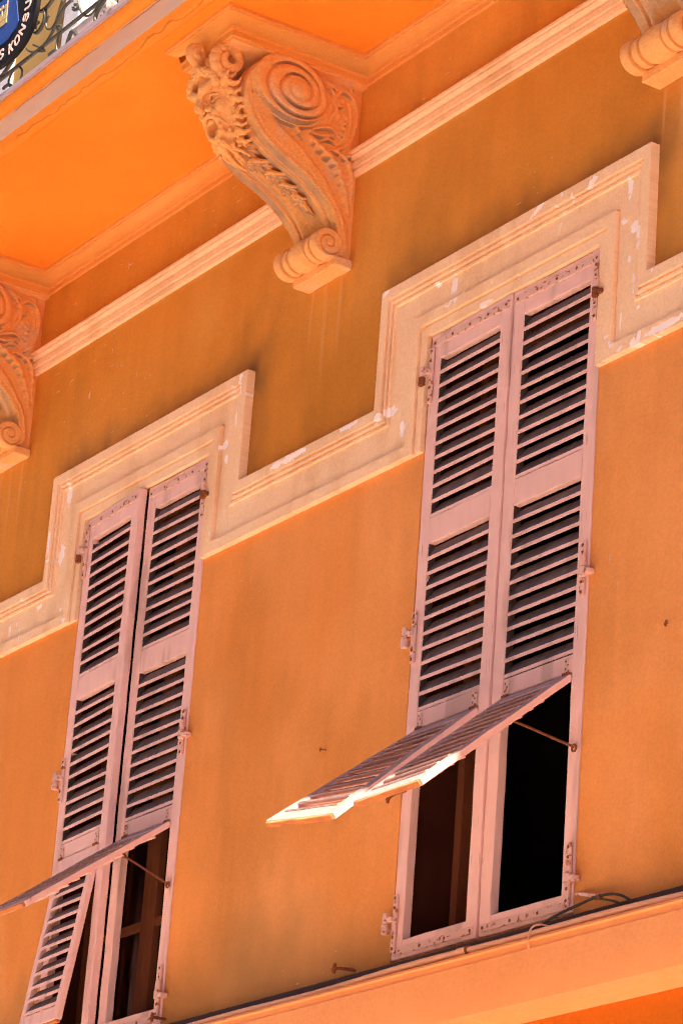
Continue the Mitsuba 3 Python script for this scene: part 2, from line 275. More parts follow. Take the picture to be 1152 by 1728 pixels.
# ------------------------------------------------------------------ shutters
ST, TH = .066, .036          # stile width, thickness of a leaf
def slat(w):
    """Louvre slat: front edge low, back edge high."""
    prof = sg.Polygon([(-.003, .000), (-.003, .0135), (.0, .016), (.032, .063), (.037, .062), (.035, .051), (.006, .006), (.002, .001)])
    return extrude(prof, 0, w, 'yz')
SL = {}
def slats(t, key, x0, x1, z0, z1, M=None, pitch=.0612, jit=1.0, warp=None):
    w = round(x1 - x0, 3); n = int(round((z1 - z0) / pitch)); p = (z1 - z0) / n
    for i in range(n):
        M = M if M is not None else T()
        lc = T().translate([x0, random.uniform(-.001, .001) * jit, z0 + p * i - .004 + random.uniform(-.0015, .0015) * jit]).rotate([0, 1, 0], random.gauss(0, .35) * jit).rotate([1, 0, 0], random.gauss(0, 2.2) * jit)
        to = M @ lc
        if warp: put(t + '__' + key, warp(slat(w).apply_transform(np.array(lc.matrix, float))), 'shaded_slat_paint', 25, M); continue
        if w not in SL: SL[w] = put(t + '__' + key, slat(w), 'shaded_slat_paint', 25, to)
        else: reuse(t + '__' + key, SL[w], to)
def bolts(key, pts, M=None, r=.0065):
    for p in pts:
        m = trimesh.creation.icosphere(subdivisions=2, radius=r); m.vertices *= (1, .55, 1); m.apply_translation(p)
        put(key, m, 'rust', True, M)
def wrinkle(m, a=.0012, f=9.0, seed=0):
    m = m.subdivide_to_size(.06) if max(m.extents) > .1 else m
    v = np.array(m.vertices); v += a * 2 * (np.stack([meshkit.noise(v * f, seed + i) for i in range(3)], 1) - .5); return trimesh.Trimesh(v, m.faces, process=False)
def board(*b, ch=.0025, seed=None):
    return wrinkle(box(*b, ch), seed=seed if seed is not None else random.randrange(999))
def leaf(label, x0, x1, side, win, dy, phi, plen, twist=0.0):
    """side -1: hinged on the left. dy: how far the meeting edge stands out of the wall plane."""
    t = thing('shutter_leaf', label, 'shutter', 'louvred shutter leaves')
    xo = win
    a, b = xo + x0, xo + x1
    hx = a if side < 0 else b
    ang = math.degrees(math.atan2(dy, x1 - x0)) * (1 if side > 0 else -1)
    M = T().translate([hx, 0, 0]).rotate([0, 0, 1], ang).translate([-hx, 0, 0])
    y0, y1 = -.006, -.006 + TH
    rails = {'top': (2.347, HT - .004), 'mid': (1.588, 1.692), 'low': (.862, .928), 'bottom': (.004, .074)}
    put(t + '__stile', board(a, a + ST, y0, y1, .004, HT - .004), 'faded_pink_paint', 30, M)
    put(t + '__stile', board(b - ST, b, y0, y1, .004, HT - .004), 'faded_pink_paint', 30, M)
    for q in rails.values(): put(t + '__rail', board(a + ST, b - ST, y0 + .002, y1 - .003, *q), 'faded_pink_paint', 30, M)
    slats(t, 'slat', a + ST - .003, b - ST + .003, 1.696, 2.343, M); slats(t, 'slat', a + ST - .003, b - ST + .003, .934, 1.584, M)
    for q0, q1 in ((1.692, 2.347), (.928, 1.588)):
        for q in (a + ST, b - ST): put(t + '__shade_strip', box(q - .001, q + .001, y0 + .005, y1 - .001, q0, q1), 'painted_slot_shade', False, M)  # thin dark strips added as painted shade on the stile faces between slats
    # thin iron angle bars screwed across the top and the bottom rail
    zt = 2.404
    s = put(t + '__iron_strap', board(a + .012, b - .012, y0 - .004, y0 + .001, zt, zt + .030, ch=.001), 'rusty_painted_iron', 30, M); bolts(s + '__bolt', [(a + .03 + (b - a - .06) * i / 4, y0 - .004, zt + .015) for i in range(5)], M)
    s = put(t + '__iron_strap', board(a + .012, b - .012, y0 - .004, y0 + .001, .018, .046, ch=.001), 'rusty_painted_iron', 30, M); bolts(s + '__bolt', [(a + .03 + (b - a - .06) * i / 3, y0 - .004, .032) for i in range(4)], M)
    # three pintle hinges
    sx = a + .020 if side < 0 else b - .020
    for i, zc in enumerate((2.285, 1.225, .135)):
        l0, l1 = ((zc - .10, zc + .10) if i == 1 else (zc - .115, zc + .115) if i == 0 else (zc - .105, zc + .11))
        s = put(t + '__hinge', board(sx - .012, sx + .012, y0 - .0125, y0 - .0040, l0, l1, ch=.0012), 'rusty_painted_iron', 30)
        kx = hx + side * .020 if side < 0 else hx - .004; ky = y0 - .022
        put(s + '__knuckle', cat(cyl((kx, ky, zc + .002), (kx, ky, zc + .036), .0115), cyl((kx, ky, zc + .036), (kx, ky, zc + .043), .009)), 'rusty_painted_iron', 40)
        put(s + '__pintle', cat(cyl((kx, ky, zc - .034), (kx, ky, zc - .001), .0135), box(min(kx, hx + side * .030) - .004, max(kx, hx + side * .030) + .004, ky - .006, .0 - .002, zc - .028, zc - .012, .001)), 'rust' if i == 0 else 'rusty_painted_iron', 40)
        box0 = (min(kx, sx), max(kx, sx))
        put(s + '__arm', box(box0[0], box0[1], ky - .004, y0 - .002, zc + .008, zc + .026, .001), 'rusty_painted_iron')
        bolts(s + '__bolt', [(sx, y0 - .0125, z) for z in (l0 + .014, zc - .05, zc + .06, l1 - .014)])
    # the small awning panel in the lower half, pushed out on its top hinges
    P = t + '__awning_panel'
    zh = .857; c, d = a + ST + .003, b - ST - .003
    Q = M.translate([0, -.010, zh]).rotate([1, 0, 0], -phi)
    sw = .044; yb = .026
    def warp(m):
        v = np.array(m.vertices); v[:, 1] += twist * (v[:, 0] - c) / (d - c) * (-v[:, 2] / plen); return trimesh.Trimesh(v, m.faces, process=False)
    def pboard(*b, **k): return warp(board(*b, **k))
    put(P + '__stile', pboard(c, c + sw, 0, yb, -plen, 0), 'faded_pink_paint', 30, Q)
    put(P + '__stile', pboard(d - sw, d, 0, yb, -plen, 0), 'faded_pink_paint', 30, Q)
    put(P + '__rail', pboard(c + sw, d - sw, .001, yb - .001, -.062, 0), 'faded_pink_paint', 30, Q)
    put(P + '__rail', pboard(c + sw, d - sw, .001, yb - .001, -plen, -plen + .062), 'faded_pink_paint', 30, Q)
    bm = board(c + .004, d - .004, .004, yb - .003, -plen - .010, -plen - .0004, ch=.002); v = np.array(bm.vertices)
    lowm = v[:, 2] < -plen - .004; v[lowm, 2] -= .016 * (meshkit.noise(np.stack([v[lowm, 0] * 22, v[lowm, 0] * 0, v[lowm, 1] * 9], 1), 4) - .35)
    s = put(P + '__end_grain', warp(trimesh.Trimesh(v, bm.faces, process=False)), 'bare_wood', 30, Q); say(s, 'bare orange wood showing along the lower edge')
    slats(t, 'awning_panel__slat', c + sw - .003, d - sw + .003, -plen + .066, -.066, Q, .060, warp=warp if twist else None)
    for hxx in (c + .022, d - .022):
        s = put(t + '__butt_hinge', cat(board(hxx - .014, hxx + .014, y0 - .004, y0 + .0015, zh + .004, zh + .058, ch=.001)), 'rusty_painted_iron', 30, M)
        put(s + '__pin', cyl((hxx - .016, y0 - .006, zh), (hxx + .016, y0 - .006, zh), .0065), 'rust', 40, M)
        bolts(s + '__bolt', [(hxx - .006, y0 - .004, zh + .02), (hxx + .006, y0 - .004, zh + .034), (hxx - .005, y0 - .004, zh + .048)], M, .004)
    return t, M, Q, P, (c, d)
mid = .549
L1, *_ = leaf('left leaf of the right hand shutter pair, awning panel propped out with sunlit tip', 0.013, mid, -1, 0, .008, 52.0, .758, twist=.054)
R1, *_ = leaf('right leaf of the right hand shutter pair, awning panel propped out over a black opening', mid + .008, XR - .003, 1, 0, .002, 49.5, .776)
L2, *_ = leaf('left leaf of the left hand shutter pair, its awning panel hanging almost shut', 0.013, mid - .004, -1, -S, .034, 8.0, .775)
R2, *_ = leaf('right leaf of the left hand pair, awning panel propped far out and seen edge on', mid + .010, XR - .003, 1, -S, -.004, 53.5, .768)
# stays and hooks
for win, lab in ((0, 'rusty stay rod across the black opening of the right hand window'), (-S, 'rusty stay rod across the opening of the left hand window')):
    t = thing('stay_rod', lab, 'metal rod')
    p = spline([(win + .675, -.012, .768), (win + .80, -.016, .712), (win + .95, -.020, .641), (win + 1.085, -.022, .578)], 24)
    put(t + '__rod', tube(p, .0048, 8), 'rust', 40)
    put(t + '__eye', (trimesh.creation.torus(.012, .004, 16, 8, transform=trimesh.transformations.rotation_matrix(1.57, (1, 0, 0), (0, 0, 0))).apply_translation((win + 1.09, -.024, .572))), 'rust', 40); put(t + '__end_knob', trimesh.creation.icosphere(2, .010).apply_translation((win + .672, -.014, .772)), 'rust', True)
def hook(label, pts, r=.0065, hs=.8):
    t = thing('wall_hook', label, 'hook')
    put(t + '__shank', tube(spline(pts, 20), r, 8), 'rust', 40)
    e = np.array(pts[-1]); put(t + '__head', cat(cyl(e - np.array((.004, 0, .022)) * hs, e + np.array((.002, 0, .022)) * hs, r * 1.1), cyl(e - np.array((.012, .003, .005)) * hs, e + np.array((.012, .003, .0)) * hs, r * .9)), 'rust', 40)
hook('rusty catch hook on the left stile below the propped panels of the right hand window', [(.040, -.004, .634), (.028, -.030, .625), (.000, -.055, .603)], .0055)
hook('rusty hook on the wall just above the ledge, left of the right hand window', [(-.228, .01, .006), (-.245, -.03, .010), (-.278, -.06, .012)], .006)
hook('small rusty stub on the bare wall between the two windows', [(-.547, .008, .912), (-.549, -.010, .914), (-.553, -.022, .914)], .0025, .35)
hook('small rusty nail on the wall right of the right hand shutters', [(1.53, .01, .912), (1.55, -.012, .906), (1.58, -.030, .898)], .0035, .5)
hook('rusty hook on the wall right of the left hand window, lowest in the picture', [(-1.615, .01, .02), (-1.625, -.03, .02), (-1.635, -.05, .022)], .006)

# ------------------------------------------------------------------ pipe, cables
t = thing('conduit_pipe', 'pale painted pipe lying along the top of the ledge', 'pipe')
xs = np.linspace(-8.5, 13.5, 160); wob = lambda x: .004 * np.sin(x * 2.1) + .003 * np.sin(x * 5.3)
put(t + '__pipe', tube(np.stack([xs, -.103 + 0 * xs, -.0755 + wob(xs)], 1), .0115, 12), 'pipe_paint', 40)
s = put(t + '__joint', cyl((.585, -.103, -.0755 + wob(.585)), (.645, -.103, -.0755 + wob(.645)), .0150), 'pipe_paint', 40); put(s + '__collar', cyl((.640, -.103, -.0755 + wob(.64)), (.648, -.103, -.0755 + wob(.648)), .0170), 'rust', 40)
t = thing('sagging_cable', 'thin black wires rising over the flashing at the right end of the ledge', 'cable')
put(t + '__wire', tube(spline([(.97, -.062, -.062), (1.034, -.072, -.036), (1.156, -.06, -.006), (1.304, -.055, .012), (1.377, -.048, .010), (1.441, -.035, -.014), (1.475, -.03, -.05)], 60), .0048, 8), 'black_cable', 40)
put(t + '__wire', tube(spline([(1.27, -.05, .018), (1.33, -.045, .0), (1.40, -.04, -.022), (1.44, -.032, -.05)], 30), .0040, 8), 'black_cable', 40)
put(t + '__rusty_bracket', tube(spline([(1.106, .004, .066), (1.16, -.018, .052), (1.23, -.034, .034), (1.295, -.046, .016)], 24), .0065, 8), 'rusty_painted_iron', 40); put(t + '__clip', cyl((1.285, -.048, .012), (1.315, -.052, .012), .0085), 'rust', 40)
t = thing('cable_loop', 'thin pale cable looping over the pipe on the ledge', 'cable')
put(t + '__loop', tube(spline([(1.06, -.062, -.052), (1.045, -.09, -.046), (1.034, -.118, -.058), (1.030, -.128, -.085), (1.036, -.134, -.105), (1.040, -.132, -.135)], 40), .0034, 8), 'pipe_paint', 40)

# ------------------------------------------------------------------ balcony: slab, cornice that wraps the corbels
CORBELS = {-0.80: 'middle', -3.592: 'left', 1.538: 'right'}
HW, AY = .188, .655
bal = thing('balcony', 'orange balcony slab with cracked fascia and moulded coffers seen from below', 'balcony')
slab = sg.Polygon([(0.0, 3.899), (-.79, 3.899), (-.80, 3.893), (-.822, 3.893), (-.838, 3.905), (-.842, 3.918), (-.852, 3.922), (-.852, 4.036), (-.858, 4.041), (-.866, 4.043), (-.880, 4.050), (-.892, 4.062), (-.898, 4.078), (-.898, 4.086), (0.0, 4.086)])
put(bal + '__slab', extrude(sg.Polygon([(0.0, 3.899), (-.78, 3.899), (-.78, 4.085), (0.0, 4.085)]), -9, 14, 'yz'), 'plaster_soffit'); say(bal + '__slab', 'glowing orange underside of the balcony')
def strip(key, pts, mat, wob=0.0, label=None):
    xs = np.arange(-9, 14.01, .05); g = np.array([[(x, y, z) for x in xs] for y, z in pts])
    if wob:
        q = np.stack([g[..., 0] * 5, g[..., 1] * 9, g[..., 2] * 9], -1); g[..., 1] += wob * (meshkit.fbm(q, 3, 5) - .5); g[..., 2] += wob * (meshkit.fbm(q, 3, 8) - .5)
    k = put(key, sheet(g), mat, 35)
    if label: say(k, label)
strip(bal + '__drip_moulding', [(-.775, 3.901), (-.790, 3.898), (-.798, 3.889), (-.822, 3.889), (-.836, 3.898), (-.842, 3.914), (-.853, 3.921)], 'plaster_orange', .006)
strip(bal + '__fascia', [(-.853, 3.921), (-.854, 3.95), (-.854, 3.98), (-.854, 4.01), (-.853, 4.036)], 'plaster_fascia', .006, 'cracked pinkish front face of the balcony')
strip(bal + '__upper_moulding', [(-.853, 4.036), (-.860, 4.044), (-.872, 4.046), (-.886, 4.054), (-.896, 4.066), (-.900, 4.078)], 'plaster_orange', .006)
put(bal + '__edge_slab', box(-9, 14, -.912, -.02, 4.079, 4.108, .003), 'lavender_stone'); say(bal + '__edge_slab', 'thin lavender grey stone edge of the balcony floor')
cp = [(0.0, 3.800), (.014, 3.800), (.014, 3.824), (.019, 3.826), (.019, 3.831)] + [(.021 + .042 * (1 - math.cos(a)), 3.833 + .046 * math.sin(a)) for a in np.linspace(0, math.pi / 2, 9)] + [(.064, 3.884), (.074, 3.884), (.074, 3.8985)]
def path(d):
    p = [(-9.0, -d)]
    for xc in sorted(CORBELS): p += [(xc - HW - d, -d), (xc - HW - d, -AY - d), (xc + HW + d, -AY - d), (xc + HW + d, -d)]
    return p + [(14.0, -d)]
put(bal + '__cornice', sheet([[(x, y, z) for x, y in path(d)] for d, z in cp]), 'plaster_cornice', 32)

# ------------------------------------------------------------------ a sculptor's clay: smooth unions of blobs on a grid, meshed by surface nets
class Clay:
    def __init__(self, lo, hi, h):
        self.lo, self.h = np.array(lo, float), h; self.n = np.ceil((np.array(hi) - lo) / h).astype(int) + 1
        self.f = np.full(self.n, .05, np.float32); self.ax = [lo[i] + h * np.arange(self.n[i]) for i in range(3)]
    def _win(self, lo, hi):
        a = np.maximum(np.floor((np.array(lo) - self.lo) / self.h).astype(int), 0); b = np.minimum(np.ceil((np.array(hi) - self.lo) / self.h).astype(int) + 1, self.n)
        if (b <= a).any(): return None
        s = tuple(slice(i, j) for i, j in zip(a, b)); return s, np.stack(np.meshgrid(*[self.ax[i][s[i]] for i in range(3)], indexing='ij'), -1)
    def _mix(self, s, d, k, cut):
        f = self.f[s]
        if cut: e, sg_ = -d, -1
        else: e, sg_ = d, 1
        if not cut: hh = np.clip(.5 + .5 * (f - e) / k, 0, 1); self.f[s] = f * (1 - hh) + e * hh - k * hh * (1 - hh)
        else: hh = np.clip(.5 - .5 * (f - e) / k, 0, 1); self.f[s] = f * (1 - hh) + e * hh + k * hh * (1 - hh)
    def ball(self, c, r, k=.008, cut=False):
        r = np.broadcast_to(np.asarray(r, float), 3); c = np.array(c, float); w = self._win(c - r - 3 * k - .012, c + r + 3 * k + .012)
        if w is None: return
        s, p = w; q = (p - c) / r; l = np.linalg.norm(q, axis=-1); g = np.linalg.norm(q / r, axis=-1) + 1e-9
        self._mix(s, l * (l - 1) / g, k, cut)
    def limb(self, pts, rs, k=.008, cut=False, flat=None):
        pts = np.asarray(pts, float); rs = np.broadcast_to(np.asarray(rs, float), len(pts))
        for a, b, r0, r1 in zip(pts[:-1], pts[1:], rs[:-1], rs[1:]):
            m = max(r0, r1) + 3 * k + .012; w = self._win(np.minimum(a, b) - m, np.maximum(a, b) + m)
            if w is None: continue
            s, p = w; ab = b - a; t = np.clip(((p - a) @ ab) / max(ab @ ab, 1e-12), 0, 1); self._mix(s, np.linalg.norm(p - a - t[..., None] * ab, axis=-1) - (r0 + (r1 - r0) * t), k, cut)
    def mesh(self):
        f, h = self.f, self.h; c = f[:-1, :-1, :-1]; inside = f < 0
        cnt = np.zeros(c.shape, np.int8); acc = np.zeros(c.shape + (3,), np.float32); num = np.zeros(c.shape, np.float32)
        cs = [(i, j, k) for i in (0, 1) for j in (0, 1) for k in (0, 1)]; sl = lambda A, o: A[o[0]:A.shape[0] - 1 + o[0], o[1]:A.shape[1] - 1 + o[1], o[2]:A.shape[2] - 1 + o[2]]
        for o in cs: cnt += sl(inside, o)
        act = (cnt > 0) & (cnt < 8); I = np.argwhere(act); fa = {o: sl(f, o)[act] for o in cs}; pos = np.zeros((len(I), 3)); nn = np.zeros(len(I))
        for o in cs:
            for ax in range(3):
                if o[ax] == 0:
                    q = tuple(o[i] + (i == ax) for i in range(3)); x = (fa[o] < 0) != (fa[q] < 0); t = fa[o] / np.where(x, fa[o] - fa[q], 1); e = np.zeros((len(I), 3)) + o; e[:, ax] = t; pos += np.where(x[:, None], e, 0); nn += x
        v = self.lo + h * (I + pos / nn[:, None]); idx = np.full(c.shape, -1); idx[act] = np.arange(len(I)); F = []
        for ax in range(3):
            a1, a2 = (ax + 1) % 3, (ax + 2) % 3; o1 = [slice(None)] * 3; o1[ax] = slice(0, -1); o2 = [slice(None)] * 3; o2[ax] = slice(1, None)
            A, B = inside[tuple(o1)], inside[tuple(o2)]; E = np.argwhere(A != B); E = E[(E[:, a1] > 0) & (E[:, a2] > 0) & (E[:, a1] < c.shape[a1]) & (E[:, a2] < c.shape[a2])]
            flip = A[tuple(E.T)]; d1, d2 = np.eye(3, dtype=int)[a1], np.eye(3, dtype=int)[a2]
            q = np.stack([idx[tuple((E - d1 - d2).T)], idx[tuple((E - d2).T)], idx[tuple(E.T)], idx[tuple((E - d1).T)]], 1); q = np.where(flip[:, None], q, q[:, ::-1]); q = q[(q >= 0).all(1)]
            F += [q[:, [0, 1, 2]], q[:, [0, 2, 3]]]
        return trimesh.Trimesh(v, np.vstack(F), process=False)

# ------------------------------------------------------------------ corbel (local x = 0 on its centre line)
W2 = .1625
FRONT = spline([(-.250, 3.815), (-.330, 3.832), (-.427, 3.819), (-.498, 3.768), (-.548, 3.686), (-.561, 3.589), (-.527, 3.508), (-.467, 3.436), (-.392, 3.386), (-.30, 3.345), (-.215, 3.300), (-.148, 3.246), (-.100, 3.187), (-.078, 3.132), (-.072, 3.08)], 420)
_fd = np.gradient(FRONT, axis=0); _fd /= np.linalg.norm(_fd, axis=1, keepdims=True); FN = np.stack([_fd[:, 1], -_fd[:, 0]], 1); FS = np.r_[0, np.cumsum(np.linalg.norm(np.diff(FRONT, axis=0), axis=1))]   # outward normal, arc length
def on_front(x, s, n):
    """Point of the front face: x across, s down along the S-curve, n out of it."""
    i = [np.interp(s, FS, FRONT[:, k]) for k in (0, 1)]; m = [np.interp(s, FS, FN[:, k]) for k in (0, 1)]
    return np.stack([x, i[0] + n * m[0], i[1] + n * m[1]], -1)
def front_face():
    e = np.array([(-W2, -.03), (-W2, -.006), (-W2 + .006, 0), (-.118, 0), (-.112, -.004), (-.110, -.017), (-.104, -.018), (-.1, -.008), (-.088, .001), (-.074, .002), (-.064, -.008), (-.058, -.022), (-.05, -.027), (-.02, -.031), (0, -.032)])
    e = np.vstack([e, (e * (-1, 1))[::-1][1:]]); s = np.linspace(0, FS[-1], 330); X, Sg = np.meshgrid(e[:, 0], s); N = np.broadcast_to(e[:, 1], X.shape)
    return sheet(on_front(X, Sg, N))
def side_relief(h=.0020):
    ys = np.arange(-.60, .0005, h); zs = np.arange(2.985, 3.845, h); Y, Z = np.meshgrid(ys, zs, indexing='ij'); P = np.stack([Y, Z], -1)
    body = sg.Polygon([*map(tuple, FRONT), (-.06, 2.99), (0.01, 2.99), (0.01, 3.84), (-.2, 3.84)]); ins = shapely.contains_xy(body, Y, Z)
    def dist(c): return cKDTree(c).query(P)[0]
    def fbm2(f, sd=0): return meshkit.fbm(np.stack([Y * f, Z * f, Y * 0], -1), 3, sd)
    df = dist(FRONT)
    inner = spline([(-.48, 3.60), (-.43, 3.545), (-.367, 3.500), (-.292, 3.460), (-.215, 3.403), (-.147, 3.342), (-.086, 3.261), (-.045, 3.194), (-.022, 3.118), (-.018, 3.05), (-.05, 3.0)], 300)
    band = ins & shapely.contains_xy(sg.Polygon([*map(tuple, FRONT[FRONT[:, 1] < 3.60]), (-.05, 3.0), *map(tuple, inner[::-1])]), Y, Z)
    H = np.zeros_like(Y); di = dist(inner)
    sb = .0205 - .0130 * np.exp(-((df - .020) / .0036) ** 2) - .012 * np.clip((.020 - di) / .014, 0, 1) ** 1.0 * (di < .020)
    H = np.where(band, np.maximum(H, sb), H)
    # volute: a disc whose spiral rings climb towards the eye
    cy, cz, ra, rb, tilt = -.362, 3.676, .200, .158, math.radians(-14)
    u = (Y - cy) * math.cos(tilt) + (Z - cz) * math.sin(tilt); w = -(Y - cy) * math.sin(tilt) + (Z - cz) * math.cos(tilt)
    eye = .30; ou, ow = .045 * 1, -.004                                 # the rings drift towards the eye, right of the centre
    rho = np.hypot(u / ra, w / rb); k = np.clip(1 - rho, 0, 1); u2, w2 = u - ou * k ** .8, w - ow * k; rho2 = np.hypot(u2 / ra, w2 / rb); th = np.arctan2(w2 / rb, u2 / ra)
    ph = (1 - rho2) / .255 + (th + 2.2) / (2 * np.pi); fr = ph - np.floor(ph); fr = np.where(rho2 < eye, .5, fr); ring = np.where(rho2 < .98, .040 + .026 * np.clip(1 - rho2, 0, 1) - .022 * np.exp(-(fr / .13) ** 2) - .010 * np.exp(-((1 - fr) / .04) ** 2) + .007 * np.sin(np.pi * fr), .040)
    ring = np.where(rho > .925, .0205, ring) - .012 * np.exp(-((rho - .925) / .014) ** 2); ring = np.where(rho2 < eye, .052 + .022 * np.sqrt(np.clip(1 - (rho2 / eye) ** 2, 0, 1)), ring)
    disc = (rho < 1.0); H = np.where(disc, np.maximum(H, ring), H)
    # foliage behind the volute and along the wall: raised strokes
    def stroke(pts, r, top=None, n=40, base=.0, tapered=True, wave=0, wn=6):
        nonlocal H
        c = spline(pts, n) if len(pts) > 2 else np.linspace(pts[0], pts[1], n); t = np.linspace(0, 1, n); rr = np.interp(t, np.linspace(0, 1, len(r)), r) if hasattr(r, '__len__') else np.full(n, r)
        if wave: rr = rr * (1 + wave * np.abs(np.sin(np.pi * wn * t)))
        d, i = cKDTree(c).query(P, distance_upper_bound=.06); i = np.minimum(i, n - 1); R = rr[i]; a = np.where(d < R, base + 1.7 * (top or 1.0) * np.sqrt(np.clip(R ** 2 - d ** 2, 0, None)), 0); H = np.maximum(H, a)
    stroke([(-.150, 3.470), (-.126, 3.477), (-.087, 3.498), (-.045, 3.548), (-.026, 3.614), (-.024, 3.681), (-.046, 3.735), (-.083, 3.755), (-.118, 3.743), (-.131, 3.715), (-.125, 3.69), (-.105, 3.684), (-.088, 3.70), (-.094, 3.718)], [.008, .011, .012, .012, .011, .011, .010, .009], n=90)
    stroke([(-.155, 3.478), (-.11, 3.49), (-.07, 3.53), (-.05, 3.59), (-.046, 3.66), (-.062, 3.715)], [.004, .007, .007, .006, .005], n=60)
    for q, r in (([(-.179, 3.812), (-.190, 3.785), (-.172, 3.768), (-.15, 3.76), (-.128, 3.748)], [.004, .007, .011, .012, .007]), ([(-.200, 3.79), (-.175, 3.758), (-.150, 3.735), (-.135, 3.70)], [.006, .010, .012, .006]),
                 ([(-.030, 3.806), (-.049, 3.800), (-.061, 3.785), (-.053, 3.76), (-.030, 3.716)], [.005, .007, .009, .008, .004]), ([(-.075, 3.772), (-.058, 3.785), (-.04, 3.778)], [.004, .008, .003]),
                 ([(-.150, 3.70), (-.128, 3.66), (-.145, 3.62), (-.152, 3.585)], [.008, .014, .011, .006]), ([(-.118, 3.66), (-.108, 3.635), (-.122, 3.605)], [.004, .010, .005]), ([(-.085, 3.66), (-.072, 3.645), (-.078, 3.625)], [.004, .010, .004]), ([(-.095, 3.635), (-.075, 3.612)], [.006, .008]),
                 ([(-.090, 3.60), (-.078, 3.59), (-.070, 3.57)], [.005, .010, .004]), ([(-.10, 3.567), (-.085, 3.555)], [.009, .008]), ([(-.215, 3.545), (-.18, 3.562), (-.145, 3.568), (-.115, 3.552)], [.006, .012, .013, .006]), ([(-.235, 3.53), (-.19, 3.522), (-.15, 3.535), (-.12, 3.53)], [.007, .013, .012, .005]),
                 ([(-.18, 3.50), (-.15, 3.515), (-.12, 3.505)], [.006, .012, .005]), ([(-.318, 3.520), (-.297, 3.505), (-.270, 3.478)], [.009, .014, .005])): stroke(q, r)
    # two long acanthus leaves with scalloped edges running down to the foot
    stroke([(-.235, 3.505), (-.206, 3.475), (-.163, 3.448), (-.118, 3.415), (-.086, 3.365), (-.060, 3.315), (-.038, 3.265), (-.020, 3.215)], [.010, .017, .018, .017, .015, .012, .008, .004], top=.85, n=160, wave=.38, wn=9)
    stroke([(-.130, 3.475), (-.085, 3.466), (-.050, 3.437), (-.032, 3.389), (-.022, 3.324), (-.012, 3.26)], [.007, .012, .013, .012, .008, .004], top=.85, n=120, wave=.35, wn=7)
    stroke([(-.05, 3.47), (-.02, 3.478), (.0, 3.476)], [.012, .016, .014])
    for q in ([(-.20, 3.475), (-.15, 3.437), (-.11, 3.398), (-.08, 3.345)],): pass
    from scipy.ndimage import gaussian_filter
    H = gaussian_filter(H, .0022 / h)
    H = H + np.where(H > .0, .0025 * (fbm2(70, 3) - .5), .0015 * (fbm2(30, 6) - .5))
    g = np.stack([.1455 + H, Y, Z], -1); m = sheet(g); fv = np.array(m.faces); keep = ins.ravel()[fv].all(1)
    return trimesh.Trimesh(g.reshape(-1, 3), fv[keep], process=False)
def mirror(m):
    v = np.array(m.vertices) * (-1, 1, 1); return trimesh.Trimesh(v, np.array(m.faces)[:, ::-1], process=False)
